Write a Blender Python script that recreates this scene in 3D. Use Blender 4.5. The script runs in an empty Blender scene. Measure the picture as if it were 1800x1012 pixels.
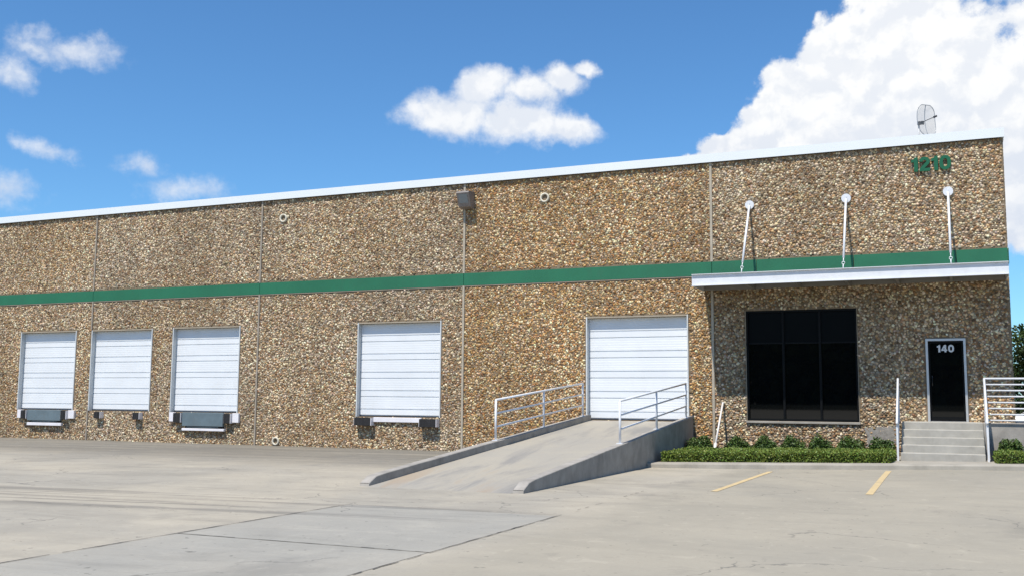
import bpy, math, random
import numpy as np
from mathutils import Vector, Matrix

random.seed(7)
rng = np.random.default_rng(11)
scene = bpy.context.scene
COL = scene.collection

# ------------------------------------------------------------------ camera
cam_data = bpy.data.cameras.new("camera")
cam = bpy.data.objects.new("camera", cam_data)
COL.objects.link(cam)
CAM = Vector((0.0, -28.40, 0.551))
YAW, PITCH, ROLL, FPX = 0.41094, 0.10907, 0.00748, 1772.2
F = Vector((-math.sin(YAW) * math.cos(PITCH), math.cos(YAW) * math.cos(PITCH), math.sin(PITCH)))
R0 = Vector((math.cos(YAW), math.sin(YAW), 0.0))
U0 = R0.cross(F)
RR = R0 * math.cos(ROLL) + U0 * math.sin(ROLL)
UU = U0 * math.cos(ROLL) - R0 * math.sin(ROLL)
rot = Matrix((RR, UU, -F)).transposed()
cam.matrix_world = Matrix.Translation(CAM) @ rot.to_4x4()
cam_data.sensor_width = 36.0
cam_data.lens = 36.0 * FPX / 1800.0
cam_data.clip_start = 0.1
cam_data.clip_end = 4000.0
scene.camera = cam


def pixel_dir(u, v):
    return (F + RR * ((u - 900) / FPX) - UU * ((v - 506) / FPX)).normalized()


# ------------------------------------------------------------------ light and exposure
SUN_TO = Vector((-0.32, -1.5, 2.87)).normalized()
sun_data = bpy.data.lights.new("sun", 'SUN')
sun_data.energy = 4.7
sun_data.angle = math.radians(0.53)
sun_data.color = (1.0, 0.95, 0.87)
sun = bpy.data.objects.new("sun", sun_data)
sun.rotation_euler = SUN_TO.to_track_quat('Z', 'Y').to_euler()
sun.location = SUN_TO * 60
COL.objects.link(sun)
SUN_EL = math.asin(SUN_TO.z)
SUN_AZ = math.atan2(SUN_TO.x, SUN_TO.y)

scene.render.engine = 'CYCLES'
vs = scene.view_settings
vs.view_transform = 'Standard'
vs.look = 'None'
vs.exposure = 0.30
vs.gamma = 1.0
vs.use_curve_mapping = False
scene.cycles.max_bounces = 6
scene.cycles.use_denoising = True


class Nodes:
    """small helper to wire node trees"""
    def __init__(self, tree):
        self.t = tree
        self.n = tree.nodes
        self.l = tree.links

    def put(self, sock, val):
        if isinstance(val, bpy.types.NodeSocket):
            self.l.new(val, sock)
        elif val is not None:
            sock.default_value = val

    def math(self, op, a, b=None, c=None, clamp=False):
        n = self.n.new('ShaderNodeMath')
        n.operation = op
        n.use_clamp = clamp
        for i, v in enumerate((a, b, c)):
            if v is not None:
                self.put(n.inputs[i], v)
        return n.outputs[0]

    def vmath(self, op, a, b=None):
        n = self.n.new('ShaderNodeVectorMath')
        n.operation = op
        self.put(n.inputs[0], a)
        if b is not None:
            self.put(n.inputs[1], b)
        return n.outputs['Value'] if op in ('LENGTH', 'DOT_PRODUCT', 'DISTANCE') else n.outputs[0]

    def noise(self, vec, scale, detail=4.0, rough=0.55, dist=0.0):
        n = self.n.new('ShaderNodeTexNoise')
        self.put(n.inputs['Vector'], vec)
        n.inputs['Scale'].default_value = scale
        n.inputs['Detail'].default_value = detail
        n.inputs['Roughness'].default_value = rough
        n.inputs['Distortion'].default_value = dist
        return n.outputs[0]

    def ramp(self, fac, lo, hi, smooth=True):
        n = self.n.new('ShaderNodeMapRange')
        n.interpolation_type = 'SMOOTHSTEP' if smooth else 'LINEAR'
        self.put(n.inputs[0], fac)
        self.put(n.inputs[1], lo)
        self.put(n.inputs[2], hi)
        return n.outputs[0]

    def mix(self, fac, a, b, mode='MIX'):
        n = self.n.new('ShaderNodeMix')
        n.data_type = 'RGBA'
        n.blend_type = mode
        self.put(n.inputs[0], fac)
        self.put(n.inputs[6], a if isinstance(a, bpy.types.NodeSocket) else (*a, 1.0) if len(a) == 3 else a)
        self.put(n.inputs[7], b if isinstance(b, bpy.types.NodeSocket) else (*b, 1.0) if len(b) == 3 else b)
        return n.outputs[2]

    def xyz(self, x, y, z):
        n = self.n.new('ShaderNodeCombineXYZ')
        for i, v in enumerate((x, y, z)):
            self.put(n.inputs[i], v)
        return n.outputs[0]


# ------------------------------------------------------------------ sky with clouds
world = bpy.data.worlds.new("World")
scene.world = world
world.use_nodes = True
W = Nodes(world.node_tree)
W.n.clear()
w_out = W.n.new('ShaderNodeOutputWorld')
w_bg = W.n.new('ShaderNodeBackground')
W.l.new(w_bg.outputs[0], w_out.inputs[0])
sky = W.n.new('ShaderNodeTexSky')
sky.sky_type = 'NISHITA'
sky.sun_disc = False
sky.sun_elevation = SUN_EL
sky.sun_rotation = SUN_AZ
sky.altitude = 200.0
sky.air_density = 1.0
sky.dust_density = 0.25
sky.ozone_density = 1.6
SKY_STRENGTH = 0.113
w_bg.inputs[1].default_value = SKY_STRENGTH
tc = W.n.new('ShaderNodeTexCoord')
sep = W.n.new('ShaderNodeSeparateXYZ')
W.l.new(tc.outputs['Generated'], sep.inputs[0])
dx, dy, dz = sep.outputs
az = W.math('ARCTAN2', dx, dy)
# the same weather goes on all around: the cloud field repeats three times round the horizon
azr = W.math('WRAP', W.math('ADD', az, YAW), math.pi / 3, -math.pi / 3)
el = W.math('ARCSINE', dz)
pos = W.xyz(azr, el, 0.0)
warp = W.n.new('ShaderNodeTexNoise')
W.put(warp.inputs['Vector'], pos)
warp.inputs['Scale'].default_value = 13.0
warp.inputs['Detail'].default_value = 6.0
warp.inputs['Roughness'].default_value = 0.6
wv = W.vmath('MULTIPLY', W.vmath('SUBTRACT', warp.outputs['Color'], (0.5, 0.5, 0.5)), (0.055, 0.042, 0.0))
wpos = W.vmath('ADD', pos, wv)


def az_el(u, v):
    d = pixel_dir(u, v)
    return math.atan2(d.x, d.y) + YAW, math.asin(d.z)


wpos2 = W.vmath('ADD', pos, W.vmath('MULTIPLY', wv, (1.7, 1.5, 0.0)))


def cloud_field(blobs, wpos=wpos):
    acc = None
    for (u, v, ru, rv) in blobs:
        a, e = az_el(u, v)
        q = W.vmath('MULTIPLY', W.vmath('SUBTRACT', wpos, (a, e, 0.0)), (FPX / ru, FPX / rv, 0.0))
        f = W.math('SUBTRACT', 1.0, W.vmath('LENGTH', q))
        acc = f if acc is None else W.math('SMOOTH_MAX', acc, f, 0.25)
    return acc


dense = cloud_field([
    (1640, 120, 215, 175), (1560, 60, 130, 105), (1500, 190, 170, 120), (1400, 235, 130, 80), (1300, 262, 120, 46), (1245, 285, 100, 30),
    (1730, 190, 150, 190), (1640, 265, 260, 90), (1850, 270, 150, 190), (1950, 330, 200, 160)])
mid = cloud_field([
    (800, 200, 118, 55), (845, 160, 68, 42), (905, 215, 110, 46), (935, 165, 62, 40), (985, 145, 62, 36), (1030, 122, 36, 22), (985, 228, 95, 34)])
wisp = cloud_field([
    (130, 80, 105, 30), (15, 118, 52, 42), (80, 260, 52, 24), (12, 332, 62, 44), (250, 284, 56, 28), (322, 332, 88, 34),
    (60, 90, 60, 20)], wpos2)
fine = W.noise(pos, 42.0, 7.0, 0.62)
fine_c = W.math('SUBTRACT', fine, 0.5)


def billow(scale):
    v = W.n.new('ShaderNodeTexVoronoi')
    v.feature = 'SMOOTH_F1'
    v.inputs['Scale'].default_value = scale
    v.inputs['Smoothness'].default_value = 0.35
    W.put(v.inputs['Vector'], W.vmath('ADD', pos, W.vmath('MULTIPLY', wv, (0.5, 0.5, 0.0))))
    return W.math('SUBTRACT', 0.45, v.outputs['Distance'])


puffs = W.math('ADD', W.math('MULTIPLY', billow(17.0), 0.55), W.math('MULTIPLY', billow(46.0), 0.30))
m_dense = W.ramp(W.math('ADD', W.math('ADD', dense, puffs), W.math('MULTIPLY', fine_c, 0.45)), 0.03, 0.19)
m_mid = W.math('MULTIPLY', W.ramp(W.math('ADD', W.math('ADD', mid, W.math('MULTIPLY', puffs, 0.8)), W.math('MULTIPLY', fine_c, 0.7)), 0.0, 0.55), 0.95)
m_wisp = W.math('MULTIPLY', W.ramp(W.math('ADD', wisp, W.math('MULTIPLY', fine_c, 1.5)), 0.02, 1.25), 0.75)
mask = W.math('MAXIMUM', m_dense, W.math('MAXIMUM', m_mid, m_wisp))
# cloud brightness: sunlit billows, softer grey-blue bases
bil = W.n.new('ShaderNodeTexNoise')
W.put(bil.inputs['Vector'], W.vmath('ADD', pos, W.vmath('MULTIPLY', wv, (0.6, 0.6, 0.0))))
bil.inputs['Scale'].default_value = 16.0
bil.inputs['Detail'].default_value = 5.0
bil.inputs['Roughness'].default_value = 0.55
bil2 = W.n.new('ShaderNodeTexNoise')
W.put(bil2.inputs['Vector'], W.vmath('ADD', W.vmath('ADD', pos, W.vmath('MULTIPLY', wv, (0.6, 0.6, 0.0))), (-0.004, 0.011, 0.0)))
bil2.inputs['Scale'].default_value = 16.0
bil2.inputs['Detail'].default_value = 5.0
bil2.inputs['Roughness'].default_value = 0.55
relief = W.ramp(W.math('SUBTRACT', bil.outputs[0], bil2.outputs[0]), -0.07, 0.07)
shade = W.math('ADD', W.math('ADD', W.math('MULTIPLY', relief, 0.55), W.math('MULTIPLY', W.ramp(puffs, -0.1, 0.28), 0.25)), W.math('MULTIPLY', W.ramp(el, 0.13, 0.33), 0.50), None, True)
c_col = W.mix(shade, (5.1, 5.55, 6.35), (7.2, 7.25, 7.3))
tint = W.mix(1.0, sky.outputs[0], (0.52, 0.865, 1.13), 'MULTIPLY')
W.l.new(W.mix(mask, tint, c_col), w_bg.inputs[0])


# ------------------------------------------------------------------ materials
def new_mat(name):
    m = bpy.data.materials.new(name)
    m.use_nodes = True
    n = Nodes(m.node_tree)
    b = n.n['Principled BSDF']
    return m, n, b


def plain(name, col, rough=0.6, var=0.12, scale=3.0, metal=0.0, bump=0.0, bscale=60.0, spec=0.5, dirt=None):
    m, n, b = new_mat(name)
    t = n.n.new('ShaderNodeTexCoord').outputs['Object']
    f = n.noise(t, scale, 6.0, 0.6)
    lo = tuple(c * (1 - var) for c in col)
    hi = tuple(min(1, c * (1 + var)) for c in col)
    c = n.mix(n.ramp(f, 0.3, 0.7), lo, hi)
    if dirt:
        f2 = n.noise(n.vmath('MULTIPLY', t, (1.0, 1.0, 0.35)), 2.2, 7.0, 0.68)
        c = n.mix(n.math('MULTIPLY', n.ramp(f2, 0.52, 0.78), dirt[1]), c, dirt[0])
    n.l.new(c, b.inputs['Base Color'])
    b.inputs['Roughness'].default_value = rough
    b.inputs['Metallic'].default_value = metal
    b.inputs['Specular IOR Level'].default_value = spec
    if bump:
        bn = n.n.new('ShaderNodeBump')
        bn.inputs['Strength'].default_value = bump
        bn.inputs['Distance'].default_value = 0.01
        n.l.new(n.noise(t, bscale, 5.0, 0.6), bn.inputs['Height'])
        n.l.new(bn.outputs[0], b.inputs['Normal'])
    return m


def attr_mat(name, attr, rough=0.6, spec=0.3, trans=0.0):
    m, n, b = new_mat(name)
    a = n.n.new('ShaderNodeAttribute')
    a.attribute_name = attr
    n.l.new(a.outputs['Color'], b.inputs['Base Color'])
    b.inputs['Roughness'].default_value = rough
    b.inputs['Specular IOR Level'].default_value = spec
    return m


def pavement_mat(name, warm, cool, dark_amount=1.0):
    m, n, b = new_mat(name)
    t = n.n.new('ShaderNodeTexCoord').outputs['Object']
    big = n.noise(t, 0.16, 5.0, 0.6, 0.6)
    midn = n.noise(t, 0.9, 6.0, 0.65, 0.4)
    grain = n.noise(t, 28.0, 4.0, 0.7)
    c = n.mix(n.ramp(big, 0.38, 0.62), warm, cool)
    c = n.mix(n.math('MULTIPLY', n.ramp(midn, 0.47, 0.74), 0.36), c, tuple(x * 0.72 for x in cool))
    c = n.mix(n.math('MULTIPLY', n.ramp(midn, 0.48, 0.28), 0.4), c, tuple(min(1, x * 1.18) for x in warm))
    # broad wash marks dragged along the yard by rain and tyres
    wash = n.noise(n.vmath('MULTIPLY', t, (0.22, 0.95, 1.0)), 1.0, 7.0, 0.66, 0.7)
    c = n.mix(n.math('MULTIPLY', n.ramp(wash, 0.52, 0.70), 0.42), c, tuple(x * 0.64 for x in cool))
    c = n.mix(n.math('MULTIPLY', n.ramp(wash, 0.46, 0.30), 0.40), c, tuple(min(1, x * 1.16) for x in warm))
    # the parking side is an older, greyer pour
    sx = n.n.new('ShaderNodeSeparateXYZ')
    n.l.new(t, sx.inputs[0])
    edge = n.math('ADD', sx.outputs[0], n.math('MULTIPLY', n.math('SUBTRACT', n.noise(t, 1.1, 5.0, 0.6), 0.5), 0.9))
    old = n.mix(n.ramp(n.noise(t, 0.45, 5.0, 0.62, 0.5), 0.36, 0.66), (0.262, 0.240, 0.192), (0.318, 0.287, 0.225))
    c = n.mix(n.math('MULTIPLY', n.ramp(edge, -5.25, -4.2), 0.62), c, old)
    # tyre marks: long soft streaks along the truck court, turning in to the ramp
    s = n.n.new('ShaderNodeSeparateXYZ')
    n.l.new(t, s.inputs[0])
    bend = n.math('ADD', s.outputs[1], n.math('MULTIPLY', s.outputs[0], -0.13))
    st = n.noise(n.xyz(n.math('MULTIPLY', s.outputs[0], 0.10), n.math('MULTIPLY', bend, 1.7), 0.0), 1.0, 6.0, 0.66, 0.3)
    gate = n.math('MULTIPLY', n.ramp(s.outputs[0], -4.0, -8.0), n.ramp(n.math('ABSOLUTE', n.math('ADD', bend, 14.4)), 2.2, 0.4))
    c = n.mix(n.math('MULTIPLY', n.math('MULTIPLY', n.ramp(st, 0.47, 0.62), gate), 0.62 * dark_amount), c, (0.075, 0.073, 0.070))
    gate2 = n.math('MULTIPLY', n.ramp(s.outputs[0], -9.5, -13.0), n.ramp(s.outputs[1], -10.5, -4.0))
    c = n.mix(n.math('MULTIPLY', n.math('MULTIPLY', n.ramp(st, 0.05, 0.62), gate2), 0.80 * dark_amount), c, (0.105, 0.098, 0.085))
    # oil drips where cars park
    sp = n.noise(n.xyz(s.outputs[0], n.math('MULTIPLY', s.outputs[1], 0.5), 0.0), 0.55, 5.0, 0.6)
    c = n.mix(n.math('MULTIPLY', n.ramp(sp, 0.56, 0.72), 0.32), c, (0.12, 0.116, 0.108))
    # hairline cracks
    v = n.n.new('ShaderNodeTexVoronoi')
    v.feature = 'DISTANCE_TO_EDGE'
    v.inputs['Scale'].default_value = 0.33
    wob = n.n.new('ShaderNodeTexNoise')
    n.put(wob.inputs['Vector'], t)
    wob.inputs['Scale'].default_value = 1.6
    wob.inputs['Detail'].default_value = 6.0
    n.put(v.inputs['Vector'], n.vmath('ADD', t, n.vmath('MULTIPLY', wob.outputs['Color'], (1.1, 1.1, 0.0))))
    crack = n.math('MULTIPLY', n.ramp(v.outputs[0], 0.0065, 0.0015), n.ramp(n.noise(t, 0.35, 2.0), 0.50, 0.60))
    c = n.mix(n.math('MULTIPLY', crack, 0.6), c, (0.09, 0.085, 0.08))
    c = n.mix(n.math('MULTIPLY', n.ramp(grain, 0.3, 0.8), 0.22), c, tuple(x * 0.6 for x in warm))
    grit = n.noise(t, 9.0, 2.0, 0.5)
    c = n.mix(n.math('MULTIPLY', n.ramp(grit, 0.70, 0.76), 0.6), c, (0.10, 0.093, 0.082))
    spall = n.noise(t, 3.3, 6.0, 0.72, 0.8)
    c = n.mix(n.math('MULTIPLY', n.ramp(spall, 0.56, 0.66), 0.22), c, tuple(min(1, x * 1.25) for x in warm))
    c = n.mix(n.math('MULTIPLY', n.ramp(spall, 0.42, 0.34), 0.26), c, tuple(x * 0.66 for x in cool))
    n.l.new(c, b.inputs['Base Color'])
    b.inputs['Roughness'].default_value = 0.85
    b.inputs['Specular IOR Level'].default_value = 0.25
    bn = n.n.new('ShaderNodeBump')
    bn.inputs['Strength'].default_value = 0.25
    bn.inputs['Distance'].default_value = 0.01
    n.l.new(n.noise(t, 45.0, 6.0, 0.7), bn.inputs['Height'])
    n.l.new(bn.outputs[0], b.inputs['Normal'])
    return m


M = {
    'pave': pavement_mat('pavement_concrete', (0.395, 0.352, 0.278), (0.322, 0.296, 0.247)),
    'slab': pavement_mat('grey_slab_concrete', (0.345, 0.320, 0.270), (0.312, 0.297, 0.260), 0.9),
    
    'rampwall': plain('ramp_wall_concrete', (0.31, 0.287, 0.255), 0.88, 0.16, 2.5, bump=0.3, spec=0.25, dirt=((0.16, 0.147, 0.13), 0.6)),
    'kerb': plain('kerb_concrete', (0.335, 0.308, 0.26), 0.85, 0.12, 2.0, bump=0.3, spec=0.25, dirt=((0.17, 0.155, 0.135), 0.5)),
    'step': plain('step_concrete', (0.36, 0.342, 0.302), 0.85, 0.10, 3.0, bump=0.25, spec=0.25, dirt=((0.18, 0.17, 0.15), 0.5)),
    'matrix': plain('wall_matrix_concrete', (0.205, 0.155, 0.102), 0.9, 0.25, 4.0, bump=0.5, spec=0.2),
    'stone': attr_mat('aggregate_stone', 'stone_colour', 0.6, 0.2),
    'patch': plain('repair_mortar', (0.27, 0.25, 0.22), 0.9, 0.2, 6.0, bump=0.9, bscale=25.0, spec=0.2),
    'sealant': plain('pale_sealant', (0.40, 0.35, 0.275), 0.8, 0.10, 2.0, spec=0.2),
    'sealant_grey': plain('grey_sealant', (0.30, 0.26, 0.21), 0.8, 0.12, 2.0, spec=0.2),
    'coping': plain('white_coping_metal', (0.64, 0.67, 0.68), 0.45, 0.02, 0.4),
    'green': plain('green_band_paint', (0.012, 0.130, 0.062), 0.55, 0.09, 0.8, dirt=((0.025, 0.11, 0.06), 0.5)),
    'green_sign': plain('green_sign_paint', (0.008, 0.105, 0.043), 0.4, 0.05, 3.0),
    'cream': plain('cream_edge', (0.34, 0.29, 0.22), 0.8, 0.1, 2.0),
    'roof': plain('roof_membrane', (0.45, 0.44, 0.42), 0.9, 0.1, 0.6),
    'white': plain('white_rail_paint', (0.66, 0.67, 0.69), 0.42, 0.04, 4.0, dirt=((0.45, 0.43, 0.42), 0.25)),
    'frame': plain('door_frame_paint', (0.56, 0.58, 0.58), 0.5, 0.06, 2.0, dirt=((0.36, 0.35, 0.33), 0.35)),
    'door': plain('white_door_paint', (0.72, 0.74, 0.755), 0.45, 0.03, 1.2, bump=0.25, bscale=2.5, dirt=((0.60, 0.60, 0.59), 0.3)),
    'pad': plain('white_dock_pad', (0.72, 0.70, 0.72), 0.6, 0.05, 3.0, dirt=((0.4, 0.38, 0.36), 0.4)),
    'seal': plain('black_rubber_seal', (0.018, 0.018, 0.020), 0.7, 0.2, 6.0),
    'rubber': plain('black_bumper_rubber', (0.016, 0.015, 0.016), 0.75, 0.3, 9.0, bump=0.4),
    'leveler': plain('blue_grey_steel', (0.12, 0.16, 0.18), 0.5, 0.10, 3.0, dirt=((0.10, 0.09, 0.08), 0.4)),
    'lampbox': plain('bronze_lamp_housing', (0.20, 0.17, 0.155), 0.5, 0.08, 5.0),
    'alu': plain('brushed_aluminium', (0.62, 0.61, 0.59), 0.38, 0.04, 6.0, metal=0.6),
    'bronze': plain('dark_window_frame', (0.006, 0.0065, 0.007), 0.5, 0.1, 4.0, spec=0.12),
    'sleeve': plain('cream_pipe_sleeve', (0.60, 0.55, 0.44), 0.7, 0.08, 4.0),
    'hole': plain('dark_pipe_inside', (0.05, 0.048, 0.042), 0.9, 0.1, 4.0),
    'deck': plain('canopy_deck_steel', (0.20, 0.19, 0.17), 0.6, 0.06, 3.0),
    'mesh_grey': plain('antenna_grey_metal', (0.36, 0.37, 0.38), 0.45, 0.05, 4.0, metal=0.5),
    'dark_metal': plain('antenna_clamp_metal', (0.05, 0.05, 0.055), 0.5, 0.1, 5.0),
    'yellow': plain('faded_yellow_paint', (0.52, 0.40, 0.22), 0.8, 0.10, 6.0, spec=0.25, dirt=((0.32, 0.28, 0.22), 0.9)),
    'joint': plain('joint_sealant_dark', (0.055, 0.052, 0.05), 0.85, 0.3, 7.0),
    'soil': plain('bed_soil', (0.075, 0.05, 0.032), 0.95, 0.3, 8.0, bump=0.8, bscale=30.0),
    'grass': plain('rough_grass', (0.055, 0.085, 0.025), 0.95, 0.3, 0.5),
    'leaf': attr_mat('leaf_green', 'leaf_colour', 0.5, 0.35),
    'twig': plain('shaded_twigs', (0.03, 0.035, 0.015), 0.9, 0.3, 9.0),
    'bark': plain('tree_bark', (0.09, 0.07, 0.05), 0.9, 0.3, 6.0, bump=0.8, bscale=18.0),
    'carpaint': plain('white_car_paint', (0.78, 0.79, 0.80), 0.22, 0.01, 1.0),
    'tyre': plain('tyre_rubber', (0.02, 0.02, 0.02), 0.8, 0.1, 6.0),
    'rim': plain('wheel_rim', (0.45, 0.46, 0.47), 0.3, 0.05, 5.0, metal=0.8),
    'silver_number': plain('silver_vinyl', (0.66, 0.67, 0.66), 0.5, 0.03, 4.0),
    'conduit': plain('white_plastic_pipe', (0.66, 0.63, 0.60), 0.5, 0.06, 5.0),
    'red_lens': plain('red_lens', (0.30, 0.01, 0.01), 0.25, 0.05, 4.0),
}


def ramp_mat():
    m, n, b = new_mat('ramp_concrete')
    t = n.n.new('ShaderNodeTexCoord').outputs['Object']
    s = n.n.new('ShaderNodeSeparateXYZ')
    n.l.new(t, s.inputs[0])
    c = n.mix(n.ramp(n.noise(t, 0.5, 5.0, 0.6), 0.35, 0.65), (0.365, 0.332, 0.272), (0.325, 0.303, 0.262))
    # worn wheel tracks and wash marks running down the slope
    w = n.noise(n.xyz(n.math('ADD', n.math('MULTIPLY', s.outputs[0], 1.5), n.math('MULTIPLY', s.outputs[1], 0.12)), n.math('MULTIPLY', s.outputs[1], 0.22), 0.0), 1.0, 6.0, 0.62, 0.4)
    c = n.mix(n.math('MULTIPLY', n.ramp(w, 0.46, 0.68), 0.65), c, (0.19, 0.187, 0.185))
    c = n.mix(n.math('MULTIPLY', n.math('MULTIPLY', n.ramp(w, 0.50, 0.36), n.ramp(s.outputs[1], -8.5, -11.5)), 0.5), c, (0.33, 0.235, 0.15))
    c = n.mix(n.math('MULTIPLY', n.ramp(n.noise(t, 26.0, 4.0, 0.7), 0.3, 0.8), 0.2), c, (0.18, 0.165, 0.14))
    n.l.new(c, b.inputs['Base Color'])
    b.inputs['Roughness'].default_value = 0.85
    b.inputs['Specular IOR Level'].default_value = 0.25
    return m


M['ramp'] = ramp_mat()


def aggregate_mat():
    m, n, b = new_mat('aggregate_surface')
    t = n.n.new('ShaderNodeTexCoord').outputs['Object']
    v = n.n.new('ShaderNodeTexVoronoi')
    v.inputs['Scale'].default_value = 16.0
    n.put(v.inputs['Vector'], t)
    sp = n.n.new('ShaderNodeSeparateXYZ')
    n.l.new(v.outputs['Color'], sp.inputs[0])
    c = n.mix(n.ramp(sp.outputs[0], 0.1, 0.9, False), (0.16, 0.10, 0.055), (0.46, 0.37, 0.25))
    c = n.mix(n.ramp(sp.outputs[1], 0.82, 0.95), c, (0.66, 0.58, 0.42))
    c = n.mix(n.ramp(v.outputs['Distance'], 0.45, 0.75), c, (0.10, 0.075, 0.05))
    n.l.new(c, b.inputs['Base Color'])
    b.inputs['Roughness'].default_value = 0.8
    bn = n.n.new('ShaderNodeBump')
    bn.inputs['Strength'].default_value = 0.8
    bn.inputs['Distance'].default_value = 0.03
    n.l.new(n.math('SUBTRACT', 1.0, v.outputs['Distance']), bn.inputs['Height'])
    n.l.new(bn.outputs[0], b.inputs['Normal'])
    return m


M['aggregate'] = aggregate_mat()


def glass_mat(name, col, rough=0.03, spec=0.5):
    m, n, b = new_mat(name)
    t = n.n.new('ShaderNodeTexCoord').outputs['Object']
    c = n.mix(n.noise(t, 1.3, 3.0), col, tuple(x * 1.25 for x in col))
    n.l.new(c, b.inputs['Base Color'])
    b.inputs['Roughness'].default_value = rough
    b.inputs['Specular IOR Level'].default_value = spec
    return m


M['glass'] = glass_mat('dark_tinted_glass', (0.0035, 0.004, 0.004), 0.02, 0.42)
M['glass_top'] = glass_mat('dark_spandrel_glass', (0.0055, 0.0058, 0.006), 0.2, 0.05)
M['lamp_glass'] = glass_mat('lamp_glass', (0.16, 0.18, 0.19), 0.12, 0.6)
M['car_glass'] = glass_mat('car_glass', (0.01, 0.012, 0.013), 0.03, 0.5)


# ------------------------------------------------------------------ mesh helpers
class MB:
    def __init__(self):
        self.v = []
        self.f = []

    def quad(self, *p):
        i = len(self.v)
        self.v += [tuple(q) for q in p]
        self.f.append(tuple(range(i, i + len(p))))
        return self

    def box(self, x0, x1, y0, y1, z0, z1):
        i = len(self.v)
        self.v += [(x, y, z) for z in (z0, z1) for y in (y0, y1) for x in (x0, x1)]
        self.f += [tuple(i + k for k in q) for q in ((0, 2, 3, 1), (4, 5, 7, 6), (0, 1, 5, 4), (2, 6, 7, 3), (0, 4, 6, 2), (1, 3, 7, 5))]
        return self

    def cbox(self, x0, x1, y0, y1, z0, z1, c=0.012):
        """box with chamfered edges"""
        import bmesh
        bm = bmesh.new()
        mat = Matrix.Translation(((x0 + x1) / 2, (y0 + y1) / 2, (z0 + z1) / 2)) @ Matrix.Diagonal((x1 - x0, y1 - y0, z1 - z0, 1))
        bmesh.ops.create_cube(bm, size=1.0, matrix=mat)
        bmesh.ops.bevel(bm, geom=bm.edges[:], offset=c, segments=1, affect='EDGES')
        i = len(self.v)
        bm.verts.index_update()
        self.v += [tuple(v.co) for v in bm.verts]
        self.f += [tuple(i + v.index for v in f.verts) for f in bm.faces]
        bm.free()
        return self

    def prism_x(self, prof, x0, x1):
        """profile of (y, z) points extruded along x"""
        i = len(self.v)
        n = len(prof)
        self.v += [(x0, y, z) for y, z in prof] + [(x1, y, z) for y, z in prof]
        self.f += [(i + k, i + (k + 1) % n, i + n + (k + 1) % n, i + n + k) for k in range(n)]
        self.f += [tuple(i + k for k in range(n))[::-1], tuple(i + n + k for k in range(n))]
        return self

    def prism_z(self, prof, z0, z1):
        i = len(self.v)
        n = len(prof)
        self.v += [(p[0], p[1], z0) for p in prof] + [(p[0], p[1], (z1 if len(p) < 3 else p[2])) for p in prof]
        self.f += [(i + k, i + (k + 1) % n, i + n + (k + 1) % n, i + n + k) for k in range(n)]
        self.f += [tuple(i + k for k in range(n))[::-1], tuple(i + n + k for k in range(n))]
        return self

    def tube(self, pts, r, n=8, caps=True):
        pts = [Vector(p) for p in pts]
        rs = r if isinstance(r, (list, tuple)) else [r] * len(pts)
        i0 = len(self.v)
        for k, p in enumerate(pts):
            if k == 0:
                d = pts[1] - p
            elif k == len(pts) - 1:
                d = p - pts[k - 1]
            else:
                d = (pts[k + 1] - p).normalized() + (p - pts[k - 1]).normalized()
            d.normalize()
            a = Vector((0, 0, 1)) if abs(d.z) < 0.9 else Vector((1, 0, 0))
            e1 = d.cross(a).normalized()
            e2 = d.cross(e1)
            for j in range(n):
                t = 2 * math.pi * j / n
                self.v.append(tuple(p + (e1 * math.cos(t) + e2 * math.sin(t)) * rs[k]))
        for k in range(len(pts) - 1):
            for j in range(n):
                a, b = i0 + k * n + j, i0 + k * n + (j + 1) % n
                self.f.append((a, b, b + n, a + n))
        if caps:
            self.f.append(tuple(i0 + j for j in range(n))[::-1])
            e = i0 + (len(pts) - 1) * n
            self.f.append(tuple(e + j for j in range(n)))
        return self

    def ring_y(self, cx, cz, y0, y1, ro, ri, n=20):
        """pipe stub with its axis along y (y0 is the front)"""
        i = len(self.v)
        for (r, y) in ((ro, y1), (ro, y0), (ri, y0), (ri, y1)):
            for j in range(n):
                t = 2 * math.pi * j / n
                self.v.append((cx + r * math.cos(t), y, cz + r * math.sin(t)))
        for k in range(3):
            for j in range(n):
                a, b = i + k * n + j, i + k * n + (j + 1) % n
                self.f.append((a, b, b + n, a + n))
        return self

    def disc_y(self, cx, cz, y, r, n=20):
        i = len(self.v)
        self.v += [(cx + r * math.cos(2 * math.pi * j / n), y, cz + r * math.sin(2 * math.pi * j / n)) for j in range(n)]
        self.f.append(tuple(range(i, i + n)))
        return self

    def build(self, name, mat, parent=None, smooth=False, loc=None):
        me = bpy.data.meshes.new(name)
        me.from_pydata(self.v, [], self.f)
        me.materials.append(M[mat] if isinstance(mat, str) else mat)
        import bmesh
        bm = bmesh.new()
        bm.from_mesh(me)
        bmesh.ops.recalc_face_normals(bm, faces=bm.faces[:])
        bm.to_mesh(me)
        bm.free()
        if smooth:
            me.polygons.foreach_set('use_smooth', [True] * len(me.polygons))
        return link(name, me, parent)


def link(name, me, parent=None):
    o = bpy.data.objects.new(name, me)
    COL.objects.link(o)
    if parent is not None:
        o.parent = parent
        if parent.type == 'EMPTY':
            o.matrix_parent_inverse = Matrix.Translation(-parent.location)
        elif parent.parent is not None:
            pass
    return o


def thing(name, label, cat, loc=(0, 0, 0), group=None):
    o = bpy.data.objects.new(name, None)
    o.empty_display_size = 0.3
    o.location = loc
    COL.objects.link(o)
    tag(o, label, cat, group)
    return o


def tag(o, label, cat, group=None):
    o['label'] = label
    o['category'] = cat
    if group:
        o['group'] = group
    return o


def structure(o):
    o['kind'] = 'structure'
    return o


def group_node(name, parent):
    """a part that is only a holder for sub-parts"""
    o = bpy.data.objects.new(name, None)
    o.empty_display_size = 0.2
    COL.objects.link(o)
    o.parent = parent
    o.matrix_parent_inverse = Matrix.Translation(-parent.location)
    return o


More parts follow.
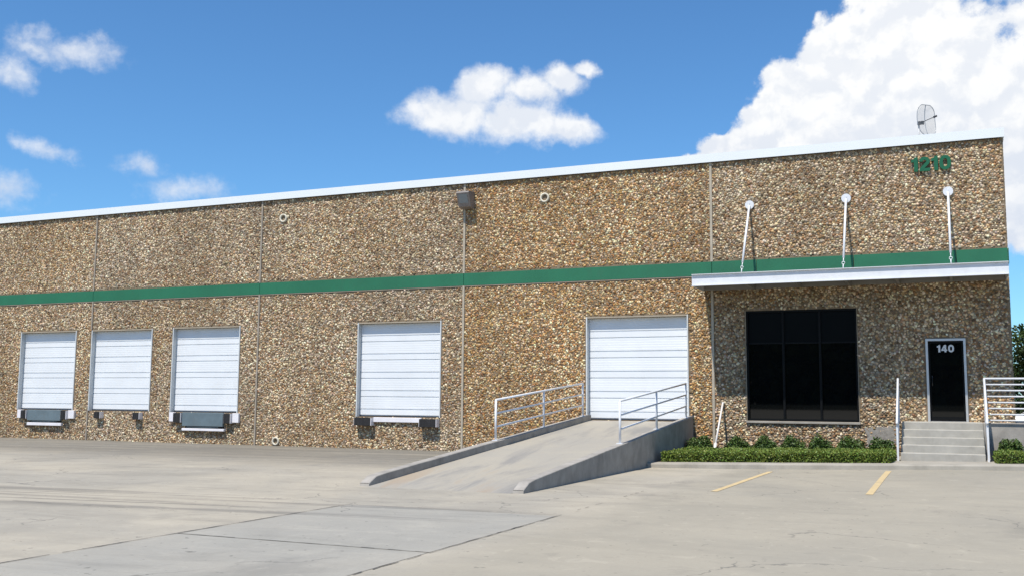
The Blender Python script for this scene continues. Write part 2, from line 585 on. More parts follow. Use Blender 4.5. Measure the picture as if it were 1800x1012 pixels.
# fast mesh from numpy arrays with one colour per point
def np_mesh(name, verts, faces, attr=None, colours=None, mat=None, smooth=False, parent=None):
    me = bpy.data.meshes.new(name)
    nf, k = faces.shape
    me.vertices.add(len(verts))
    me.vertices.foreach_set('co', verts.astype(np.float32).ravel())
    me.loops.add(nf * k)
    me.loops.foreach_set('vertex_index', faces.astype(np.int32).ravel())
    me.polygons.add(nf)
    me.polygons.foreach_set('loop_start', np.arange(0, nf * k, k, dtype=np.int32))
    if attr:
        a = me.attributes.new(attr, 'FLOAT_COLOR', 'POINT')
        a.data.foreach_set('color', np.hstack([colours, np.ones((len(colours), 1))]).astype(np.float32).ravel())
    me.materials.append(M[mat])
    me.update(calc_edges=True)
    if smooth:
        me.polygons.foreach_set('use_smooth', np.ones(nf, dtype=bool))
    return link(name, me, parent)


def leaf_cards(centres, size, colours, flat=0.0, aspect=0.55):
    """a bent two-triangle leaf at every centre, random attitude"""
    n = len(centres)
    d = rng.normal(size=(n, 3))
    d[:, 2] *= (1 - flat)
    d /= np.linalg.norm(d, axis=1)[:, None]
    e = rng.normal(size=(n, 3))
    s = np.cross(d, e)
    s /= np.linalg.norm(s, axis=1)[:, None]
    L = (size * rng.uniform(0.7, 1.35, n))[:, None]
    nn = np.cross(d, s)
    p0 = centres - d * L * 0.5
    p1 = centres + s * L * aspect * 0.5 + nn * L * 0.10
    p2 = centres + d * L * 0.5
    p3 = centres - s * L * aspect * 0.5 + nn * L * 0.10
    v = np.stack([p0, p1, p2, p3], 1).reshape(-1, 3)
    f = np.arange(4 * n).reshape(n, 4)
    c = np.repeat(colours, 4, 0)
    return v, f, c


# ------------------------------------------------------------------ ground
def sstep(a, b, x):
    t = min(1.0, max(0.0, (x - a) / (b - a)))
    return t * t * (3 - 2 * t)


def gz(x, y):
    """height of the paved yard: level at the docks, rising gently towards the office door"""
    return -1.05 + 0.11 * sstep(-6.0, 1.5, x) * sstep(-13.0, -4.0, y) - 0.04 * sstep(-9.0, -13.0, x) * sstep(-9.0, -2.0, y) \
        - 0.25 * sstep(4.0, 14.0, x)


def ground_mesh(name, xs, ys, zf, mat, parent=None):
    mb = MB()
    nx, ny = len(xs), len(ys)
    mb.v = [(x, y, zf(x, y)) for y in ys for x in xs]
    mb.f = [(j * nx + i, j * nx + i + 1, (j + 1) * nx + i + 1, (j + 1) * nx + i) for j in range(ny - 1) for i in range(nx - 1)]
    return mb.build(name, mat, parent, smooth=True)


def lin(a, b, n):
    return [a + (b - a) * i / (n - 1) for i in range(n)]


gx = [-1500, -600, -250]
structure(ground_mesh('ground', [-1800, -300, -80, 80, 300, 1800], [-1800, -300, -60, 0, 60, 300, 1800], lambda x, y: -1.75, 'grass'))
yard = structure(ground_mesh('yard_pavement', lin(-70, -22, 9) + lin(-20, 16, 37) + lin(18, 40, 6), lin(-160, -40, 9) + lin(-36, -31, 3) + lin(-30, 0.02, 41) + lin(3, 48, 10), gz, 'pave'))
yard['label'] = 'stained concrete truck yard and parking apron'

# the greyer pours of concrete, each a slab of its own
SX0, SX1, SY0, SY1 = -8.40, -5.05, -15.2, -18.9


def slab(x0, x1, y0, y1):
    xs, ys = lin(x0, x1, 8), lin(y0, y1, 12)
    return ground_mesh('concrete_slab', xs, ys, lambda x, y: gz(x, y) + 0.004, 'slab', yard)


slab(SX0 + 0.02, SX1 - 0.02, SY1 + 0.015, SY0 - 0.015)
slab(SX0 + 0.02, SX1 - 0.02, -27.0, SY1 - 0.015)


def joint(pts, w, gap=0.0, name='expansion_joint'):
    """a ragged strip of old sealant lying in a joint of the concrete"""
    mb = MB()
    for (a, b) in zip(pts[:-1], pts[1:]):
        L = math.hypot(b[0] - a[0], b[1] - a[1])
        n = max(2, int(L / 0.16))
        d = ((b[0] - a[0]) / L, (b[1] - a[1]) / L)
        prev = None
        for k in range(n + 1):
            t = k / n
            off = random.uniform(-0.008, 0.008)
            ww = w * random.uniform(0.35, 1.25)
            x, y = a[0] + (b[0] - a[0]) * t - d[1] * off, a[1] + (b[1] - a[1]) * t + d[0] * off
            cur = ((x - d[1] * ww / 2, y + d[0] * ww / 2), (x + d[1] * ww / 2, y - d[0] * ww / 2))
            if prev and random.random() > gap:
                p = [prev[0], prev[1], cur[1], cur[0]]
                mb.quad(*[(q[0], q[1], gz(q[0], q[1]) + 0.009) for q in p])
            prev = cur
    return mb.build(name, 'joint', yard)


joint([(SX0, SY0 + 0.1), (SX0, -27)], 0.034, 0.05)
joint([(SX1, -27), (SX1, SY0), ], 0.020, 0.12)
joint([(SX0, SY1), (SX1, SY1)], 0.018, 0.42)
joint([(SX0, SY0), (SX1, SY0)], 0.010, 0.72)
joint([(SX1, SY0), (SX1, -9.0)], 0.012, 0.80)
joint([(-30, SY0 - 1.9), (SX0, SY0 - 1.9)], 0.012, 0.70)
joint([(SX1, -11.6), (6, -11.6)], 0.010, 0.85)

# parking stripes
for (xa, ya, xb, yb) in ((-3.80, -5.15, -3.92, -10.45), (-1.36, -4.35, -1.37, -9.95)):
    mb = MB()
    n = 24
    for k in range(n):
        p = []
        for t in (k / n, (k + 1) / n):
            x, y = xa + (xb - xa) * t, ya + (yb - ya) * t
            p.append(((x - 0.06, y), (x + 0.06, y)))
        q = [p[0][0], p[0][1], p[1][1], p[1][0]]
        mb.quad(*[(a, b, gz(a, b) + 0.006) for a, b in q])
    mb.build('parking_stripe', 'yellow', yard)

# ------------------------------------------------------------------ warehouse
J = [-45.3, -37.44, -29.577, -21.906, -14.029, -6.163, 1.421]
ROOF_Z, COP_Z = 7.33, 7.585
BT, BB = 4.46, 4.073
BASE = -1.35
DOORS = [(-33.221, -30.323, 0.0, 2.985), (-29.56, -26.616, 0.0, 2.985), (-25.668, -22.675, -0.01, 3.0),
         (-17.898, -14.801, -0.06, 3.0), (-9.951, -6.868, -0.05, 2.985)]
WIN = (-5.233, -2.294, 0.0, 3.033)
ENT = (-0.607, 0.349, 0.05, 2.18)
OPEN = DOORS + [WIN, ENT]

wh = thing('warehouse', 'long single storey warehouse of brown pebble faced concrete panels with green band', 'building', (-14.0, 0.0, -1.05))

PAL = np.array([1.03, 0.915, 0.735]) * np.array([[0.70, 0.63, 0.50], [0.56, 0.46, 0.32], [0.44, 0.31, 0.175], [0.34, 0.20, 0.085], [0.25, 0.145, 0.07], [0.40, 0.36, 0.31], [0.155, 0.11, 0.075], [0.50, 0.355, 0.19]])
PW = {'warm': [0.12, 0.15, 0.20, 0.22, 0.12, 0.03, 0.07, 0.09], 'grey': [0.15, 0.21, 0.13, 0.08, 0.08, 0.22, 0.09, 0.04]}
RING = 6


def pebbles(x0, x1, z0, z1, holes, tone, parent, y=0.0):
    s = 0.063
    nx, nz = int((x1 - x0) / s) + 2, int((z1 - z0) / (s * 0.87)) + 2
    ix, iz = np.meshgrid(np.arange(nx), np.arange(nz))
    px = (x0 + (ix + 0.5 * (iz % 2)) * s).ravel() + rng.normal(0, 0.014, ix.size)
    pz = (z0 + iz * s * 0.87).ravel() + rng.normal(0, 0.014, ix.size)
    ok = (px > x0 + 0.03) & (px < x1 - 0.03) & (pz > z0 + 0.025) & (pz < z1 - 0.025)
    for (a, b, c, d) in holes:
        ok &= ~((px > a - 0.035) & (px < b + 0.035) & (pz > c - 0.035) & (pz < d + 0.035))
    px, pz = px[ok], pz[ok]
    n = len(px)
    r1 = rng.uniform(0.026, 0.049, n)
    r2 = r1 * rng.uniform(0.62, 1.0, n)
    th = rng.uniform(0, math.pi, n)
    h = r2 * rng.uniform(0.42, 0.80, n)
    ang = np.arange(RING) * 2 * math.pi / RING
    verts = np.empty((n, 2 * RING + 1, 3))
    for lvl, (rad, dep) in enumerate(((1.0, 0.0), (0.74, 0.72))):
        jit = 1 + rng.normal(0, 0.13, (n, RING))
        cx = np.cos(ang)[None] * r1[:, None] * rad * jit
        cz = np.sin(ang)[None] * r2[:, None] * rad * jit
        verts[:, lvl * RING:(lvl + 1) * RING, 0] = px[:, None] + cx * np.cos(th)[:, None] - cz * np.sin(th)[:, None]
        verts[:, lvl * RING:(lvl + 1) * RING, 2] = pz[:, None] + cx * np.sin(th)[:, None] + cz * np.cos(th)[:, None]
        verts[:, lvl * RING:(lvl + 1) * RING, 1] = (y + 0.004 - dep * h)[:, None]
    verts[:, -1, 0] = px + rng.normal(0, 0.005, n)
    verts[:, -1, 2] = pz + rng.normal(0, 0.005, n)
    verts[:, -1, 1] = y - h
    f = []
    for j in range(RING):
        k = (j + 1) % RING
        f += [(j, k, RING + k), (j, RING + k, RING + j), (RING + j, RING + k, 2 * RING)]
    f = np.array(f)
    faces = (f[None] + (np.arange(n) * (2 * RING + 1))[:, None, None]).reshape(-1, 3)
    # some regions of the pour are greyer, some more ochre
    w = 0.5 + 0.25 * np.sin(px * 0.9 + 1.3 * np.sin(pz * 0.8)) + 0.25 * np.sin(px * 0.37 - pz * 1.1 + 2.0)
    mixp = np.clip(tone + 0.45 * (w - 0.5), 0, 1)
    pick = np.where(rng.random(n) < mixp, rng.choice(8, n, p=PW['warm']), rng.choice(8, n, p=PW['grey']))
    col = PAL[pick] * rng.uniform(0.6, 1.25, (n, 1)) * (1 + rng.normal(0, 0.05, (n, 3)))
    grey = (1 - mixp)[:, None] * 0.30
    col = col * (1 - grey) + col.mean(1, keepdims=True) * np.array([[1.06, 1.0, 0.90]]) * grey
    soil = 1 + 0.09 * np.sin(px * 0.61 + 2 * np.sin(pz * 0.45)) + 0.07 * np.sin(px * 1.7 + pz * 0.6) + 0.05 * np.sin(px * 6.1 + 3 * np.sin(px))
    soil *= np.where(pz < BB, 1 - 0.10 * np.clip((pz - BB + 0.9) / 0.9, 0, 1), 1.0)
    col = np.clip(col * soil[:, None], 0.012, 0.8)
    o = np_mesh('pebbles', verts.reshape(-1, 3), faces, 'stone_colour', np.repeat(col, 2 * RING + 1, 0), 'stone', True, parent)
    o['kind'] = 'stuff'
    return o


def wall_panel(x0, x1, holes, tone):
    g = 0.012
    a, b = x0 + g, x1 - g
    hs = [(max(h[0], a), min(h[1], b), h[2], h[3]) for h in holes if h[0] < b and h[1] > a]
    xs = sorted({a, b} | {h[0] for h in hs} | {h[1] for h in hs})
    zs = sorted({BASE, ROOF_Z} | {h[2] for h in hs} | {h[3] for h in hs})
    mb = MB()
    for i in range(len(xs) - 1):
        for j in range(len(zs) - 1):
            mx, mz = (xs[i] + xs[i + 1]) / 2, (zs[j] + zs[j + 1]) / 2
            if any(h[0] < mx < h[1] and h[2] < mz < h[3] for h in hs):
                continue
            mb.quad((xs[i], 0, zs[j]), (xs[i + 1], 0, zs[j]), (xs[i + 1], 0, zs[j + 1]), (xs[i], 0, zs[j + 1]))
    T = 0.22
    for h in hs:
        x_, X_, z_, Z_ = h
        mb.quad((x_, 0, z_), (x_, T, z_), (x_, T, Z_), (x_, 0, Z_))
        mb.quad((X_, 0, z_), (X_, 0, Z_), (X_, T, Z_), (X_, T, z_))
        mb.quad((x_, 0, Z_), (x_, T, Z_), (X_, T, Z_), (X_, 0, Z_))
        mb.quad((x_, 0, z_), (X_, 0, z_), (X_, T, z_), (x_, T, z_))
    for xx in (a, b):
        mb.quad((xx, 0, BASE), (xx, T, BASE), (xx, T, ROOF_Z), (xx, 0, ROOF_Z))
    mb.quad((a, T, BASE), (b, T, BASE), (b, T, BASE + 0.01), (a, T, BASE + 0.01))
    o = mb.build('wall_panel', 'matrix', wh)
    band = (a - 1, b + 1, BB - 0.03, BT + 0.012)
    low = gz((a + b) / 2, 0) - 0.05
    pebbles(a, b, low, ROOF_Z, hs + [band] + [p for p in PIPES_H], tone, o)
    return o


PIPES = [(-11.29, 6.686, 0.15), (-21.006, 6.677, 0.15), (-21.034, -0.93, 0.14)]
PIPES_H = [(x - r * 0.75, x + r * 0.75, z - r * 0.75, z + r * 0.75) for x, z, r in PIPES]
PATCH = [(-2.22, -0.10), (-1.9, -0.12), (-1.62, -0.07), (-1.32, -0.08), (-1.30, -0.50), (-1.5, -0.62), (-1.8, -0.60), (-1.98, -0.72), (-2.16, -0.66), (-2.12, -0.40)]
for k in range(6):
    wall_panel(J[k], J[k + 1], OPEN, (0.3, 0.42, 0.22, 0.28, 1.0, 0.30)[k])

# the rest of the shell
mb = MB()
mb.box(J[0] - 0.02, 1.40, 0.24, 45.0, BASE, 7.0)
shell = mb.build('back_walls', 'matrix', wh)
MB().box(J[0], 1.36, 0.26, 44.9, 7.01, 7.12).build('roof', 'roof', wh)
# right-hand side wall, seen edge on
MB().box(1.40, 1.425, 0.03, 44.9, BASE, ROOF_Z - 0.01).build('side_wall', 'aggregate', wh)
MB().box(1.4255, 1.445, 0.035, 44.85, BB, BT).build('green_band', 'green', wh)
MB().box(J[0], 1.42, 0.20, 0.238, ROOF_Z - 0.5, ROOF_Z + 0.1).build('parapet_back', 'roof', wh)
mb = MB()
mb.prism_x([(-0.075, ROOF_Z + 0.012), (-0.095, ROOF_Z + 0.005), (-0.075, COP_Z), (0.27, COP_Z - 0.02), (0.27, ROOF_Z + 0.05)], J[0], 1.455)
mb.build('coping', 'coping', wh)
MB().prism_z([(1.30, 0.28), (1.455, 0.28), (1.455, 44.9), (1.30, 44.9)], ROOF_Z + 0.012, COP_Z - 0.02).build('coping', 'coping', wh)

# joints between the wall panels
for k in range(1, 6):
    x = J[k]
    w, mt = (0.034, 'sealant') if k >= 4 else (0.030, 'sealant_grey')
    segs = [(BASE, BB - 0.004), (BT + 0.004, ROOF_Z)]
    if k == 2:
        segs = [(BASE, -0.02), (3.02, BB - 0.004), (BT + 0.004, ROOF_Z)]
    for (z0, z1) in segs:
        MB().box(x - w, x + w, -0.037, 0.05, z0, z1).build('panel_joint', mt, wh)

# green band in lengths, cream edge under it
cuts = sorted(J[:] + [-4.91, -2.32, 0.21])
for a, b in zip(cuts[:-1], cuts[1:]):
    MB().box(a + 0.007, b - 0.007, -0.034, 0.03, BB, BT).build('green_band', 'green', wh)
for a, b in zip(J[:-1], J[1:]):
    MB().box(a + 0.01, b - 0.01, -0.026, 0.03, BB - 0.030, BB - 0.003).build('band_edge', 'cream', wh)

# round pipe sleeves through the wall
for x, z, r in PIPES:
    o = MB().ring_y(x, z, -0.055, 0.02, r, r * 0.66).build('pipe_sleeve', 'sleeve', wh, True)
    MB().disc_y(x, z, 0.012, r * 0.70).build('pipe_opening', 'hole', o)

# repair patch low on the wall by the steps
mb = MB()
n = len(PATCH)
cxp, czp = -1.75, -0.36
outer = []
for k in range(n):
    a, b = PATCH[k], PATCH[(k + 1) % n]
    for t in (0, 0.33, 0.66):
        outer.append((a[0] + (b[0] - a[0]) * t + random.uniform(-.03, .03), a[1] + (b[1] - a[1]) * t + random.uniform(-.03, .03)))
for k in range(len(outer)):
    a, b = outer[k], outer[(k + 1) % len(outer)]
    am, bm_ = [(cxp + (p[0] - cxp) * 0.88, czp + (p[1] - czp) * 0.88) for p in (a, b)]
    mb.quad((a[0], 0.0, a[1]), (b[0], 0.0, b[1]), (bm_[0], -0.014, bm_[1]), (am[0], -0.014, am[1]))
    mb.quad((am[0], -0.014, am[1]), (bm_[0], -0.014, bm_[1]), (cxp, -0.026, czp))
mb.build('repair_patch', 'patch', wh)


# overhead doors: five ribbed sections each
def dock_door(rect, label):
    x0, x1, z0, z1 = rect
    d = group_node('overhead_door', wh)
    d['label'] = label
    fw = 0.036
    for xa in (x0, x1 - fw):
        MB().box(xa, xa + fw, -0.028, 0.20, z0, z1).build('jamb', 'frame', d)
    MB().box(x0 + fw, x1 - fw, -0.022, 0.20, z1 - fw, z1).build('header', 'cream', d)
    a, b = x0 + fw + 0.004, x1 - fw - 0.004
    zt = z1 - fw
    H = (zt - z0 - 0.035) / 5.0
    y = 0.155
    for k in range(5):
        s0 = z0 + 0.035 + k * H
        s1 = s0 + H
        gd = 0.024
        rib = s0 + H * 0.35
        fine = []
        # front profile from bottom to top: shiplap groove, narrow band, rib groove, wide band with shallow flutes
        prof = [(y + gd, s0), (y + gd, s0 + 0.020), (y, s0 + 0.030), (y, rib - 0.020), (y + gd, rib - 0.014), (y + gd, rib + 0.008), (y, rib + 0.018)]
        m_ = 5
        for q in range(1, m_):
            zz = rib + 0.018 + (s1 - 0.012 - rib - 0.018) * q / m_
            prof += [(y, zz - 0.007), (y + 0.004, zz), (y, zz + 0.007)]
        prof += [(y, s1 - 0.012), (y + gd, s1 - 0.001)]
        prof += [(y + 0.05, s1 - 0.001), (y + 0.05, s0)]
        MB().prism_x(prof, a, b).build('panel', 'door', d)
    MB().box(a, b, y + 0.004, y + 0.04, z0 - 0.002, z0 + 0.034).build('bottom_seal', 'seal', d)
    return d


dock_door(DOORS[0], 'white sectional dock door above a grey leveler plate, farthest from the ramp')
dock_door(DOORS[1], 'white sectional dock door without a leveler plate, between two that have one')
dock_door(DOORS[2], 'white sectional dock door above a grey leveler plate, beside a panel joint')
dock_door(DOORS[3], 'white sectional dock door with two wide black bumpers below it')
dock_door(DOORS[4], 'white sectional door at the head of the concrete ramp')

# office window
wn = group_node('window', wh)
wn['label'] = 'large dark tinted window under the canopy'
x0, x1, z0, z1 = WIN
MB().box(x0, x0 + .05, 0.02, .18, z0, z1).box(x1 - .05, x1, .02, .18, z0, z1).box(x0 + .05, x1 - .05, .021, .18, z1 - .05, z1).box(x0 + .05, x1 - .05, .021, .18, z0, z0 + .06).build('window_frame', 'bronze', wn)
mx = [x0 + .05, -4.235, -3.262, x1 - .05]
for xm in mx[1:3]:
    MB().box(xm - .028, xm + .028, .035, .17, z0 + .06, z1 - .05).build('mullion', 'bronze', wn)
TZ = 2.13
for i in range(3):
    a, b = mx[i] + (.028 if i else 0), mx[i + 1] - (.028 if i < 2 else 0)
    MB().box(a, b, .06, .165, TZ - .02, TZ + .02).build('transom', 'bronze', wn)
    MB().box(a, b, .10, .12, z0 + .06, TZ - .02).build('pane', 'glass', wn)
    MB().box(a, b, .10, .12, TZ + .02, z1 - .05).build('pane', 'glass_top', wn)
MB().cbox(x0 - .03, x1 + .03, -0.06, 0.05, z0 - 0.065, z0 - 0.002, 0.008).build('window_sill', 'kerb', wn)
for xa in (x0 - .012, x1 + .001):
    MB().box(xa, xa + .011, -.03, .05, z0, z1).build('window_trim', 'cream', wn)


# bold digits built as solid strokes
def digit(ch, h, depth, x, y, z, mat, parent, name='digit'):
    """heavy sans numeral, lower left corner at (x, z), front face at y - depth; returns its width"""
    mb = MB()
    P = lambda a, b, d: (x + a * h, y - d, z + b * h)

    def slab_poly(pts, d):
        n_ = len(pts)
        i = len(mb.v)
        mb.v += [P(a, b, 0) for a, b in pts] + [P(a, b, d) for a, b in pts]
        mb.f += [(i + k, i + (k + 1) % n_, i + n_ + (k + 1) % n_, i + n_ + k) for k in range(n_)]
        mb.f += [tuple(i + n_ + k for k in range(n_))]

    def stroke(pts, w, d, closed=False):
        n_ = len(pts)
        i = len(mb.v)
        for k, p in enumerate(pts):
            a = pts[(k - 1) % n_] if closed or k else p
            b = pts[(k + 1) % n_] if closed or k < n_ - 1 else p
            dx_, dz_ = b[0] - a[0], b[1] - a[1]
            l_ = math.hypot(dx_, dz_)
            ww = w(k / n_) if callable(w) else w
            nx_, nz_ = -dz_ / l_ * ww / 2, dx_ / l_ * ww / 2
            mb.v += [P(p[0] + nx_, p[1] + nz_, 0), P(p[0] + nx_, p[1] + nz_, d), P(p[0] - nx_, p[1] - nz_, d), P(p[0] - nx_, p[1] - nz_, 0)]
        for k in range(n_ if closed else n_ - 1):
            q = (k + 1) % n_
            for j in range(3):
                mb.f.append((i + 4 * k + j, i + 4 * q + j, i + 4 * q + j + 1, i + 4 * k + j + 1))
        if not closed:
            mb.f.append((i, i + 1, i + 2, i + 3))
            e = i + 4 * (n_ - 1)
            mb.f.append((e, e + 1, e + 2, e + 3))

    e = depth * 0.97
    if ch == '1':
        slab_poly([(.17, 0), (.42, 0), (.42, 1), (.23, 1), (.18, .90), (0, .83), (0, .64), (.17, .68)], depth)
        w = .42
    elif ch == '0':
        stroke([(.37 + .255 * math.copysign(abs(math.cos(t)) ** .85, math.cos(t)), .5 + .39 * math.copysign(abs(math.sin(t)) ** .85, math.sin(t))) for t in [2 * math.pi * k / 28 for k in range(28)]], .23, depth, True)
        w = .74
    elif ch == '2':
        arc = [(.345 + .235 * math.cos(t), .685 + .205 * math.sin(t)) for t in lin(math.radians(185), math.radians(-38), 14)]
        stroke(arc + [(.40, .42), (.24, .27), (.13, .12)], .225, depth)
        slab_poly([(.0, 0), (.69, 0), (.69, .205), (.03, .205)], e)
        w = .69
    else:
        slab_poly([(.40, 0), (.63, 0), (.63, 1), (.40, 1)], depth)
        slab_poly([(0, .19), (.75, .19), (.75, .38), (0, .38)], e)
        stroke([(.47, .95), (.11, .32)], .20, depth * .94)
        w = .75
    mb.build(name, mat, parent)
    return w * h


# entrance door
dr = group_node('entrance_door', wh)
dr['label'] = 'dark glass office door numbered 140 in aluminium frame'
x0, x1, z0, z1 = ENT
MB().box(x0, x0 + .055, -.045, .18, z0, z1).box(x1 - .055, x1, -.045, .18, z0, z1).box(x0 + .055, x1 - .055, -.044, .18, z1 - .055, z1).build('door_frame', 'alu', dr)
MB().box(x0 + .057, x0 + .10, .08, .125, z0 + .01, z1 - .06).box(x1 - .10, x1 - .057, .08, .125, z0 + .01, z1 - .06).box(x0 + .10, x1 - .10, .081, .125, z1 - .11, z1 - .06).box(x0 + .10, x1 - .10, .081, .125, z0 + .01, z0 + .12).build('door_leaf', 'bronze', dr)
MB().box(x0 + .10, x1 - .10, .095, .112, z0 + .12, z1 - .11).build('pane', 'glass', dr)
MB().box(x0 + .056, x1 - .056, .02, .15, z0 - .004, z0 + .009).build('threshold', 'alu', dr)
MB().tube([(x0 + .135, .07, z0 + .92), (x0 + .135, .02, z0 + .93), (x0 + .135, .02, z0 + 1.16), (x0 + .135, .07, z0 + 1.17)], .011).build('door_handle', 'dark_metal', dr, True)
xx = -0.335
for ch, wd in (('1', .085), ('4', .15), ('0', .14)):
    w_ = digit(ch, 0.19, 0.006, xx, 0.0945, 1.835, 'silver_number', dr)
    xx += w_ + 0.022

# ------------------------------------------------------------------ address number on the wall
sg = thing('address_sign', 'raised green numerals 1210 high on the wall beneath the white coping', 'sign', (-0.28, -0.03, 6.6))
xx = -0.79
for ch in '1210':
    w_ = digit(ch, 0.385, 0.055, xx, -0.022, 6.60, 'green_sign', sg)
    xx += w_ + 0.032

# ------------------------------------------------------------------ entrance canopy with tie rods
CZ0, CZ1 = 3.612, 3.93
cp = thing('entrance_canopy', 'flat white steel canopy hung on three rods above the office entrance', 'canopy', (-2.5, 0.0, CZ0))
CX0, CX1, CY = -6.39, 1.352, -1.5
chan = [(CY - .055, CZ0), (CY + .012, CZ0), (CY + .012, CZ1), (CY - .055, CZ1), (CY - .055, CZ1 - .014), (CY, CZ1 - .014), (CY, CZ0 + .014), (CY - .055, CZ0 + .014)]
MB().prism_x(chan, CX0, CX1).build('fascia', 'white', cp)
for x, s in ((CX0, 1), (CX1, -1)):
    MB().box(min(x, x + s * .012), max(x, x + s * .012), CY + .013, -0.04, CZ0 + .005, CZ1 - .005).build('end_channel', 'white', cp)
mb = MB()
prof = []
nseg = 52
xs = lin(CX0 + .014, CX1 - .014, nseg * 2 + 1)
top = []
for i, x in enumerate(xs):
    z = CZ0 + .20 + (.035 if (i // 2) % 2 else 0.0)
    top.append((x, z))
for i in range(len(top) - 1):
    a, b = top[i], top[i + 1]
    mb.quad((a[0], CY + .014, a[1]), (b[0], CY + .014, b[1]), (b[0], -.04, b[1]), (a[0], -.04, a[1]))
mb.build('roof_deck', 'deck', cp)
for x in (-4.975, -3.72, -2.44, -1.205, 0.068):
    MB().box(x - .035, x + .035, CY + .014, -.04, CZ0 + .02, CZ0 + .195).build('cross_beam', 'deck', cp)
MB().box(CX0 + .014, CX1 - .014, -.10, -.042, CZ0 + .03, CZ0 + .19).build('wall_channel', 'deck', cp)
for x in (-5.067, -2.468, 0.078):
    rd = group_node('tie_rod', cp)
    top_, bot = Vector((x, -.075, 6.0)), Vector((x, CY + .08, CZ1 + .02))
    q = lambda t: tuple(top_.lerp(bot, t))
    mb = MB()
    i0 = len(mb.v)
    mb.ring_y(x, 6.02, -.056, 0.0, .125, .001, 22)
    mb.build('wall_plate', 'white', rd)
    MB().tube([q(0.0), q(0.86)], .030, 10).build('rod', 'white', rd, True)
    MB().tube([q(0.86), q(0.915)], .012, 8).tube([q(.95), q(1.0)], .014, 8).build('eye_bolt', 'white', rd, True)
    c = Vector(q(.933))
    ring = [(c.x + .036 * math.cos(t), c.y, c.z + .036 * math.sin(t)) for t in lin(0, 2 * math.pi, 13)]
    MB().tube(ring, .011, 6, False).build('shackle', 'white', rd, True)
    MB().box(x - .012, x + .012, -.115, -.05, 5.95, 6.06).build('lug', 'white', rd)
    MB().box(x - .05, x + .05, CY + .015, CY + .14, CZ0 + .24, CZ1 + .008).build('anchor', 'white', rd)

# ------------------------------------------------------------------ flood light on the wall
lp = thing('wall_flood_light', 'bronze box flood light mounted on the wall over a pale panel joint', 'wall light', (-13.88, 0.0, 6.75))
lx0, lx1 = -14.11, -13.68
MB().prism_x([(-.03, 7.04), (-.46, 7.0), (-.48, 6.955), (-.30, 6.56), (-.27, 6.53), (-.03, 6.50)], lx0, lx1).build('housing', 'lampbox', lp)
MB().quad((lx0 + .06, -.468, 6.905), (lx1 - .06, -.468, 6.905), (lx1 - .06, -.345, 6.64), (lx0 + .06, -.345, 6.64)).build('lens', 'lamp_glass', lp)
MB().box(lx0 + .1, lx1 - .1, -.03, 0.0, 6.58, 6.98).build('mounting_plate', 'lampbox', lp)

# ------------------------------------------------------------------ dock equipment


def leveler(x0, x1, z0, z1, zl0, zl1, label):
    t = thing('dock_leveler', label, 'dock leveler', ((x0 + x1) / 2, 0, z1), 'dock levelers')
    MB().cbox(x0, x1, -.16, -.05, z1, z0, .01).build('lip_plate', 'leveler', t)
    MB().box(x0 + .05, x1 - .05, -.05, -.0, zl1, z0 - .01).build('pit_frame', 'seal', t)
    MB().tube([(x0 + .18, -.10, z1 - .03), (x1 - .22, -.10, z1 - .03)], .022).build('hinge_bar', 'leveler', t, True)
    for xa in (x0 + .12, x1 - .22):
        MB().box(xa, xa + .07, -.12, -.05, zl0 - .01, z1 - .005).build('lip_keeper', 'seal', t)
    MB().cbox(x0 - .01, x1 + .05, -.15, -.04, zl1, zl0, .008).build('curb_angle', 'pad', t)


def bumper(x0, x1, z0, z1, label, group, white=None, depth=.20):
    t = thing('dock_bumper', label, 'dock bumper', ((x0 + x1) / 2, 0, z0), group)
    n = max(3, int((x1 - x0) / .035))
    w = (x1 - x0) / n
    mb = MB()
    for i in range(n):
        j = random.uniform(-.006, .006)
        mb.box(x0 + i * w, x0 + (i + 1) * w - .003, -depth + j, -.03, z0 + random.uniform(0, .008), z1 - random.uniform(0, .008))
    mb.build('rubber_block', 'rubber', t)
    for xa in (x0 - .022, x1 + .004):
        MB().box(xa, xa + .018, -depth + .02, -.0, z0 + .005, z1 - .005).build('steel_angle', 'pad', t)
    if white:
        MB().cbox(white[0], white[1], -.10, -.0, white[2], white[3], .008).build('white_pad', 'pad', t)


leveler(-32.50, -30.79, 0.0, -.40, -.475, -.585, 'blue grey dock leveler plate under the door farthest from the ramp')
leveler(-24.97, -23.18, -.01, -.485, -.56, -.645, 'blue grey dock leveler plate under the door beside a panel joint')
bumper(-32.80, -32.56, -.34, -.01, 'black bumper by the far leveler plate, on the side away from the ramp', 'bumpers of the far dock', (-33.10, -32.84, -.32, -.005))
bumper(-30.74, -30.50, -.34, -.01, 'black bumper by the leveler plate farthest from the ramp, on its ramp side', 'bumpers of the far dock', (-30.47, -30.17, -.31, -.005))
bumper(-29.07, -28.81, -.28, -.035, 'small black bumper under the door without leveler plate, on the side away from the ramp', 'bumpers of the plain dock')
bumper(-27.21, -26.94, -.29, -.045, 'small black bumper under the door without leveler plate, on its ramp side', 'bumpers of the plain dock')
bumper(-25.34, -25.04, -.37, -.03, 'black bumper by the leveler near a panel joint, side away from ramp', 'bumpers of the middle dock', (-25.62, -25.385, -.34, -.02))
bumper(-23.12, -22.86, -.37, -.03, 'black bumper by the leveler next to a panel joint, on its ramp side', 'bumpers of the middle dock', (-22.83, -22.56, -.34, -.02))
bumper(-17.82, -17.22, -.345, -.085, 'wide black bumper under the door nearest the ramp, on the leveler side', 'bumpers of the dock by the ramp', None, .24)
bumper(-15.43, -14.85, -.355, -.10, 'wide black bumper under the dock door nearest the ramp, on its ramp side', 'bumpers of the dock by the ramp', None, .24)
o = MB().cbox(-17.19, -15.46, -.09, 0.0, -.225, -.075, .008).build('dock_sill_angle', 'pad')
tag(o, 'white steel angle on the dock edge between two wide black bumpers', 'dock edge')

